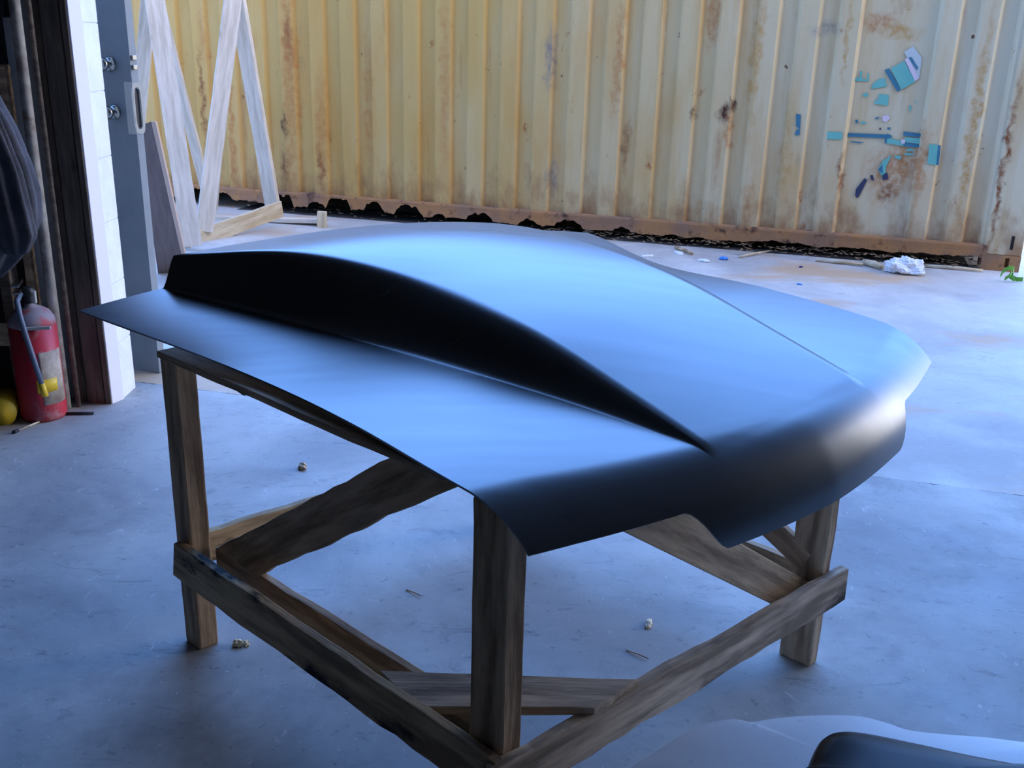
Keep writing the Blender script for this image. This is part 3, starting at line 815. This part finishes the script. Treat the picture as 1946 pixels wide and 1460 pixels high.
box('strap_bracket', (-1.905, 3.80, 0.405), (0.115, 0.012, 0.012), M_PLATE, ex, 0.25, 0.002)

# dark jacket hanging from a hook just outside the frame
M_CLOTH = mat('charcoal_cotton', lin(84, 82, 88), 0.95, second=lin(58, 58, 64), scale=7, bump=0.4, bscale=90)
def jacket():
    jk = empty('jacket', (-1.93, 3.42, 0.72), 'dark navy work jacket hanging against the left wall above the extinguisher', 'jacket')
    prof_ = [(0.70, .045, .00), (0.76, .115, .00), (0.82, .165, .01), (0.90, .20, .01), (1.00, .205, .00), (1.10, .19, -.005), (1.22, .17, -.02), (1.32, .145, -.035), (1.42, .125, -.05), (1.52, .105, -.06), (1.60, .07, -.07), (1.66, .035, -.07)]
    def body(name, cx, cy, sc, ph, prof_, amp):
        n = 64; vs, fs = [], []; rows = []
        m_ = 44
        zs_ = [prof_[0][0] + (prof_[-1][0]-prof_[0][0])*i/m_ for i in range(m_+1)]
        for z in zs_:
            for (a, b2) in zip(prof_, prof_[1:]):
                if a[0] <= z <= b2[0]:
                    t = (z-a[0])/(b2[0]-a[0]); r = a[1]+(b2[1]-a[1])*t; ox = a[2]+(b2[2]-a[2])*t
            for k in range(n):
                a = 2*math.pi*k/n
                f = 1 + amp*math.sin(a*7+ph+z*3.2+1.5*noise.noise(Vector((z*3, ph, a)))) + amp*0.8*noise.noise(Vector((math.cos(a)*2.2, math.sin(a)*2.2, z*5+ph)))
                vs.append(Vector((cx+ox+r*sc*f*math.cos(a), cy+r*0.55*sc*f*math.sin(a), z))-jk.location)
        for i in range(m_):
            for k in range(n): fs.append((i*n+k, i*n+(k+1) % n, (i+1)*n+(k+1) % n, (i+1)*n+k))
        fs.append(tuple(range(n))); fs.append(tuple(m_*n+k for k in range(n)))
        return mesh_obj(name, vs, fs, M_CLOTH, jk, True)
    body('jacket_body', -1.865, 3.45, 1.0, 0.3, prof_, .10)
    body('sleeve', -1.735, 3.38, 1.0, 2.1, [(0.80, .040, .01), (0.86, .070, .015), (0.95, .072, .005), (1.08, .068, -.01), (1.20, .062, -.035), (1.32, .055, -.065), (1.44, .045, -.095), (1.52, .03, -.11)], .12)
    return jk
jacket()

sh = empty('wall_shelf', (-2.12, 3.92, 0), 'dark timber wall shelving behind the hanging jacket', 'shelf')
box('upright', (-2.060, 3.95, 0.9), (0.045, 0.07, 1.8), M_DARKW, sh)
box('upright', (-2.300, 3.95, 0.9), (0.045, 0.07, 1.8), M_DARKW, sh)
box('shelf_board', (-2.18, 3.92, 1.47), (0.34, 0.18, 0.022), M_WOOD2, sh)
box('shelf_board', (-2.23, 3.90, 0.345), (0.34, 0.022, 0.095), M_WOODGR, sh)['label'] = 'pale cross board'
box('upright', (-1.985, 3.99, 0.9), (0.030, 0.05, 1.0), M_WOOD2, sh)
tag(box('storage_crate', (-2.0, 4.0, 1.72), (0.12, 0.08, 0.30), M_BLACK, None, 0, 0.006), 'black ribbed crate at the top of the dark left wall shelf', 'crate')
tag(tube('yellow_cup', [(-2.115, 3.90, 0.06), (-2.075, 3.76, 0.055)], 0.055, M_YEL, None, 24, radii=[0.050, 0.062]), 'yellow plastic cup lying on the floor at the left edge', 'cup')
M_DK = mat('black_rubber', lin(30, 32, 44), 0.6)
p0, p1 = atz(25, 822, .006), atz(88, 796, .006)
st = empty('paint_brush', (p0+p1)/2, 'thin pale stick with dark tip lying on the floor near the extinguisher', 'stick')
tube('handle', [p0.lerp(p1, .12), p1], 0.004, M_WOODLT, st, 8); tube('tip', [p0, p0.lerp(p1, .14)], 0.007, M_DK, st, 8)
tag(tube('black_rod', [atz(122, 786, .007), atz(178, 785, .007)], 0.006, M_DK, None, 8), 'short black rod on the floor at the foot of the pipe', 'rod')
def rag_at(name, x, y, s, m, label, cat, group=None, fl=0.45, seed=0, z=0.0, parent=None):
    bm = bmesh.new(); bmesh.ops.create_icosphere(bm, subdivisions=3, radius=1)
    for v in bm.verts:
        d = 1 + 0.45*noise.noise(v.co*1.7+Vector((seed, 0, 0))) + 0.25*noise.noise(v.co*4.3+Vector((0, seed, 0)))
        v.co = Vector((v.co.x*s[0]*d, v.co.y*s[1]*d, max(-0.4, v.co.z)*s[2]*d))
    lo = min(v.co.z for v in bm.verts)
    for v in bm.verts: v.co.z -= lo
    o = bm_obj(name, bm, m, None, False); o.location = atz(x, y, 0) + Vector((0, 0, z)); o.rotation_euler = (0, 0, seed*1.3)
    return tag(o, label, cat, group)
rag_at('blue_rag', 120, 772, (0.02, 0.03, 0.06), M_NAVY, 'dark blue rag wedged between the extinguisher and the pipe', 'rag', seed=2)

# ------------------------------------------------------------------ timber A-frames and boards in the yard
def Pn(x, y, Y): return atY(x, y, Y)
def frame(label, parts):
    c = sum((Pn(*p[0]) for p in parts), Vector())/len(parts)
    e = empty('timber_stand', Vector((c.x, c.y, 0)), label, 'timber stand')
    for i, (a, b, w, t, up, m, nm) in enumerate(parts):
        stick(nm, Pn(*a), Pn(*b), w, t, up, m, e, 0.001, 40+i)
    return e
VW = Vector((0.27, -0.96, 0.0))
frame('grey weathered A-frame timber stand in the yard, nearest the door leaf', [
    ((366, 468, 7.25), (288, -40, 7.45), 0.135, 0.045, (1, 0.4, 0), M_WOODLT, 'leg'),
    ((246, 440, 7.7), (285, -40, 7.5), 0.10, 0.04, (1, 0.2, 0), M_WOODLT, 'leg'),
    ((401, 396, 8.45), (292, -30, 7.9), 0.085, 0.04, (1, -0.2, 0), M_WOODLT, 'leg'),
    ((236, 428, 7.8), (298, 405, 8.3), 0.10, 0.03, (0, 0, 1), M_WOODYL, 'base_board'),
    ((236, 470, 7.28), (362, 462, 7.34), 0.09, 0.03, (0, 0, 1), M_WOODLT, 'base_board'),
    ((292, -55, 7.42), (296, -50, 8.2), 0.10, 0.05, (0, 0, 1), M_DARKW, 'cross_beam')])
frame('pale A-frame timber stand with a diagonal base board in front of the container', [
    ((388, 440, 7.62), (446, -30, 7.9), 0.125, 0.045, (1, 0.5, 0), M_WOODLT, 'leg'),
    ((519, 396, 8.35), (446, -30, 8.0), 0.125, 0.045, (1, -0.3, 0), M_WOODLT, 'leg'),
    ((404, 398, 8.55), (440, -30, 8.25), 0.085, 0.04, (1, 0.3, 0), M_WOODLT, 'leg'),
    ((374, 455, 7.56), (535, 397, 8.30), 0.135, 0.030, (0, 0, 1), M_WOODYL, 'base_board'),
    ((446, -45, 7.8), (446, -42, 8.4), 0.10, 0.05, (0, 0, 1), M_DARKW, 'cross_beam')])
pr_ = empty('timber_pallet', (-1.9, 8.5, 0), 'low frame of pale boards on the ground before the rotted container rail', 'timber frame')
stick('rail', Pn(372, 412, 8.62), Pn(612, 420, 8.40), 0.035, 0.09, (0, 0, 1), M_WOODLT, pr_, 0.001, 61)
stick('rail', Pn(395, 432, 8.60), Pn(606, 438, 8.42), 0.15, 0.03, (0, 0, 1), M_DARKW, pr_, 0.001, 62)  # dark board stands in for the shaded void under the pale rail
stick('end_block', Pn(612, 445, 8.32), Pn(612, 402, 8.32), 0.075, 0.06, (1, 0, 0), M_WOODYL, pr_, 0.0, 63)
lb = empty('leaning_board', atz(330, 520, 0), 'brown board with a pale pink edge leaning behind the steel door', 'board')
q0, q1, q2, q3 = atz(300, 520, 0), atz(352, 516, 0), atY(287, 231, 5.62), atY(262, 240, 5.62)
board('board_face', [q0, q3, q2, q1], (0.004, 0.018, 0), M_PLY, lb, 0, 64, 0.001)
ed = (q2-q1); 
board('board_edge', [q1, q2, q2+Vector((0.022, 0.006, 0)), q1+Vector((0.022, 0.006, 0))], (0.004, 0.016, 0), M_PLYE, lb, 0, 65, 0.001)

# ------------------------------------------------------------------ white moulding and black shell at the lower right
M_GEL = mat('white_gelcoat', lin(236, 238, 240), 0.45, second=lin(228, 231, 235), scale=5, third=lin(170, 176, 186), scale3=14, lo3=0.66, hi3=0.74)
M_GLOSS = mat('glossy_black_gelcoat', (0.010, 0.009, 0.008, 1), 0.35, ior=1.25)
def shell(name, outline, layers, m, label, cat):
    c = sum(outline, Vector())/len(outline); n = len(outline)
    # resample the outline with a closed Catmull-Rom
    P = []
    for i in range(n):
        a, b, d, e = outline[i-1], outline[i], outline[(i+1) % n], outline[(i+2) % n]
        for k in range(6):
            t = k/6
            P.append(0.5*((2*b)+(d-a)*t+(2*a-5*b+4*d-e)*t*t+(3*b-a-3*d+e)*t**3))
    vs, fs = [], []; N_ = len(P)
    for sc, z in layers:
        for p in P: vs.append(Vector(((p.x-c.x)*sc, (p.y-c.y)*sc, z)))
    for i in range(len(layers)-1):
        for k in range(N_): fs.append((i*N_+k, i*N_+(k+1) % N_, (i+1)*N_+(k+1) % N_, (i+1)*N_+k))
    fs.append(tuple(range(N_))); fs.append(tuple((len(layers)-1)*N_+k for k in range(N_)))
    o = mesh_obj(name, vs, fs, m, None, True); o.location = Vector((c.x, c.y, 0))
    md = o.modifiers.new('e', 'EDGE_SPLIT'); md.split_angle = math.radians(50)
    return tag(o, label, cat)
ol = [atz(x, y, .30) for x, y in ((1180, 1475), (1235, 1432), (1290, 1396), (1340, 1375), (1380, 1367), (1402, 1368), (1425, 1372), (1470, 1365), (1530, 1360), (1590, 1359), (1640, 1362), (1690, 1375), (1730, 1388), (1800, 1396), (1880, 1402), (1960, 1412))]
ol = [Vector((p.x, p.y, 0)) for p in ol] + [Vector((1.25, 1.55, 0)), Vector((1.35, 1.25, 0)), Vector((1.0, 1.0, 0)), Vector((0.6, 0.98, 0)), Vector((0.28, 1.15, 0)), Vector((0.18, 1.32, 0))]
shell('white_moulding', ol, [(0.97, 0.0), (0.985, 0.10), (1.0, 0.24), (1.0, 0.285), (0.992, 0.296), (0.975, 0.302), (0.8, 0.307), (0.5, 0.310), (0.2, 0.311)], M_GEL, 'white fibreglass moulding with a wavy rim at the lower right corner', 'moulding')
ob = [atz(x, y, .375) for x, y in ((1522, 1480), (1533, 1455), (1545, 1425), (1562, 1400), (1590, 1390), (1640, 1393), (1740, 1413), (1850, 1437), (1950, 1456), (2010, 1470))]
ob = [Vector((p.x, p.y, 0)) for p in ob] + [Vector((0.98, 1.22, 0)), Vector((0.74, 1.15, 0)), Vector((0.53, 1.20, 0))]
shell('black_shell', ob, [(0.99, 0.313), (1.0, 0.33), (1.0, 0.358), (0.985, 0.370), (0.95, 0.378), (0.8, 0.384), (0.4, 0.388)], M_GLOSS, 'glossy black round-cornered shell lying on the white fibreglass moulding', 'shell')

# ------------------------------------------------------------------ litter
M_LEAF = mat('dead_leaves', lin(150, 124, 90), 0.9, second=lin(96, 76, 54), scale=9)
M_FOAM = mat('cream_foam', lin(244, 224, 186), 0.9)
M_BAG = mat('white_plastic_bag', lin(236, 238, 244), 0.35)
M_GREEN = mat('green_webbing', lin(106, 170, 60), 0.7)
M_SKY = mat('blue_plastic', lin(70, 140, 220), 0.5)
rnd = random.Random(5)
bm = bmesh.new()
for i in range(2600):
    t = rnd.uniform(0.2, 6.45); o_ = -0.42 + abs(rnd.gauss(0, 0.17))*1.0
    dens = 0.12 + 0.88*min(1, max(0, (t-2.6)/1.2))
    if rnd.random() > dens: continue
    o_ = rnd.uniform(-0.45, 0.06) if rnd.random() < 0.9 else rnd.uniform(0.0, 0.22)
    P = cp(t, 0, o_); h = max(0, 0.07*(1-abs(o_+0.2)/0.3))*rnd.random()*dens
    s = rnd.uniform(0.010, 0.034); a = rnd.uniform(0, 6.28); b2 = rnd.uniform(-0.9, 0.9)
    q = []
    for k, (u, v) in enumerate(((-1, 0), (-.3, .45), (.5, .4), (1, 0), (.4, -.42), (-.4, -.4))):
        x = u*s; y = v*s*0.8; zz = 0.18*s*(u*u) + x*math.sin(b2)*0.5
        q.append(bm.verts.new(P + Vector((x*math.cos(a)-y*math.sin(a), x*math.sin(a)+y*math.cos(a), 0.034+h+abs(zz)))))
    bm.faces.new(q)
lf = bm_obj('dead_leaves', bm, M_LEAF); lf['kind'] = 'stuff'; lf['label'] = 'dry brown leaves blown in under the container'; lf['category'] = 'leaves'
md = lf.modifiers.new('s', 'SOLIDIFY'); md.thickness = 0.001
# low drift of dark soil under the rotted rail that the leaves lie on
vs, fs = [], []
for i in range(121):
    t = 0.2 + 6.2*i/120
    for j in range(7):
        o_ = -0.5 + 0.55*j/6; hh = 0.030*math.sin(math.pi*j/6)*(0.6+0.8*noise.noise(Vector((t*2, j*0.4, 0))))*min(1, max(0.05, (t-2.2)/1.5))
        p = cp(t, max(0.0, hh)+0.001, o_ + (0.04*noise.noise(Vector((t*3, 1, 0))) if j == 6 else 0)); vs.append(p)
for i in range(120):
    for j in range(6): fs.append((i*7+j, i*7+j+1, (i+1)*7+j+1, (i+1)*7+j))
M_SOIL = mat('dark_soil', lin(74, 64, 54), 0.95, second=lin(44, 38, 34), scale=20)
so = mesh_obj('dirt_drift', vs, fs, M_SOIL, None, True); so['kind'] = 'stuff'; so['label'] = 'dark dirt drifted under the container'; so['category'] = 'dirt'
def twig(x0, y0, x1, y1, r, label, m=M_WOODYL, z=0.012, nm='wood_stick', cat='stick'):
    a, b = atz(x0, y0, z), atz(x1, y1, z+0.004); mid = (a+b)/2 + Vector((0.001, 0.001, 0.3*r)) + (b-a)*0.02
    return tag(tube(nm, [a, mid, b], r, m, None, 7, radii=[r, r*1.1, r*0.7]), label, cat)
twig(1550, 494, 1640, 503, 0.014, 'thin pale stick on the ground left of the thicker broken stick by the container')
twig(1642, 498, 1676, 508, 0.024, 'thick broken pale stick ending at the white plastic bag', z=0.02)
twig(1755, 505, 1868, 514, 0.012, 'long pale stick on the ground right of the white plastic bag')
twig(1405, 488, 1462, 477, 0.008, 'slanting thin pale stick left of the other sticks by the container')
twig(1284, 470, 1316, 482, 0.014, 'short brown stick under the middle of the container rail', M_WOOD)
def bag():
    bm = bmesh.new(); bmesh.ops.create_icosphere(bm, subdivisions=5, radius=1)
    for v in bm.verts:
        c = v.co.copy()
        d = 1 + 0.5*noise.noise(c*1.6) + 0.30*abs(noise.noise(c*4.2+Vector((3, 0, 0)))) + 0.12*abs(noise.noise(c*10))
        v.co = Vector((c.x*0.12*d, c.y*0.07*d, max(-0.25, c.z)*0.075*d*(1.25-0.55*(c.x+1)/2)))
    lo = min(v.co.z for v in bm.verts)
    for v in bm.verts: v.co.z -= lo
    o = bm_obj('plastic_bag', bm, M_BAG); o.location = atz(1724, 520, 0); o.rotation_euler = (0, 0, -0.25)
    tag(o, 'crumpled white plastic bag on the ground before the container', 'plastic bag')
bag()
gs = empty('webbing_strap', atz(1915, 534, 0), 'small crumpled green webbing strap at the foot of the container post', 'strap')
c0 = gs.location.copy()
def ribbon(name, pts, w, m, par):
    vs, fs = [], []
    for i, p in enumerate(pts):
        p = Vector(p); vs += [p+Vector((0, 0, -w/2)), p+Vector((0, 0, w/2)), p+Vector((.003, .003, w/2)), p+Vector((.003, .003, -w/2))]
    for i in range(len(pts)-1):
        for j in range(4): fs.append((4*i+j, 4*i+(j+1) % 4, 4*i+4+(j+1) % 4, 4*i+4+j))
    fs += [(0, 1, 2, 3), (len(vs)-4, len(vs)-3, len(vs)-2, len(vs)-1)]
    return mesh_obj(name, vs, fs, m, par, False)
ribbon('strap_loop', [(-.05, .02, .03), (-.045, 0, .07), (-.02, -.02, .10), (.015, -.02, .095), (.03, 0, .06), (.02, .01, .03), (.05, -.02, .018), (.09, -.03, .02)], 0.030, M_GREEN, gs)
ribbon('strap_loop', [(-.04, -.03, .02), (-.01, -.04, .05), (.0, -.03, .08), (-.01, -.02, .04), (.02, -.05, .02)], 0.026, M_GREEN, gs)
ch = 'scrap of wood or foam'
def chip(x, y, s, m, label, cat='scrap', nm='foam_crumb', seed=1, group=None):
    return rag_at(nm, x, y, s, m, label, cat, group, seed=seed)
chip(575, 891, (0.020, 0.016, 0.014), M_WOOD, 'small brown crumpled scrap on the floor under the raised left brace', seed=4)
chip(452, 1227, (0.013, 0.010, 0.012), M_FOAM, 'cream foam crumb on the floor just right of the left table leg, larger of two', 'foam crumb', seed=5)
chip(468, 1226, (0.010, 0.008, 0.008), M_FOAM, 'tiny cream foam crumb beside the larger crumb at the left table leg', 'foam crumb', seed=6)
chip(1233, 1188, (0.024, 0.008, 0.008), M_FOAM, 'cream wood chip on the floor between the table legs, below the right brace', 'wood chip', nm='wood_chip', seed=1)
chip(1375, 494, (0.030, 0.018, 0.016), M_SKY, 'bright blue plastic scrap on the ground before the container', 'plastic scrap', nm='plastic_scrap', seed=7)
chip(1522, 508, (0.022, 0.012, 0.006), M_NAVY, 'small dark blue scrap on the ground near the thin stick', nm='plastic_scrap', seed=8)
chip(1519, 541, (0.020, 0.012, 0.006), M_SKY, 'small flat blue scrap on the yard beyond the hood, farther from the container', nm='plastic_scrap', seed=9)
chip(1230, 487, (0.05, 0.03, 0.008), M_BAG, 'flat white paper scrap on the ground just beyond the hood edge', 'paper scrap', nm='paper_scrap', seed=10)
chip(1290, 482, (0.06, 0.03, 0.010), M_BAG, 'larger white paper scrap on the ground left of the blue plastic scrap', 'paper scrap', nm='paper_scrap', seed=11)
chip(1120, 443, (0.05, 0.03, 0.02), M_FOAM, 'pale crumbled scrap against the container rail behind the scoop', nm='paper_scrap', seed=12)
chip(1338, 497, (0.05, 0.03, 0.012), M_BAG, 'pale paper scrap left of the bright blue scrap before the container', 'paper scrap', nm='paper_scrap', seed=14)
for i, (x0, y0, x1, y1) in enumerate(((772, 1121, 800, 1133), (1190, 1236, 1232, 1252))):
    twig(x0, y0, x1, y1, 0.0018, ('hair-thin dark splinter on the floor between left leg and near leg', 'hair-thin brown splinter on the floor left of the near right rail')[i], M_WOOD2, 0.002, 'splinter', 'splinter')
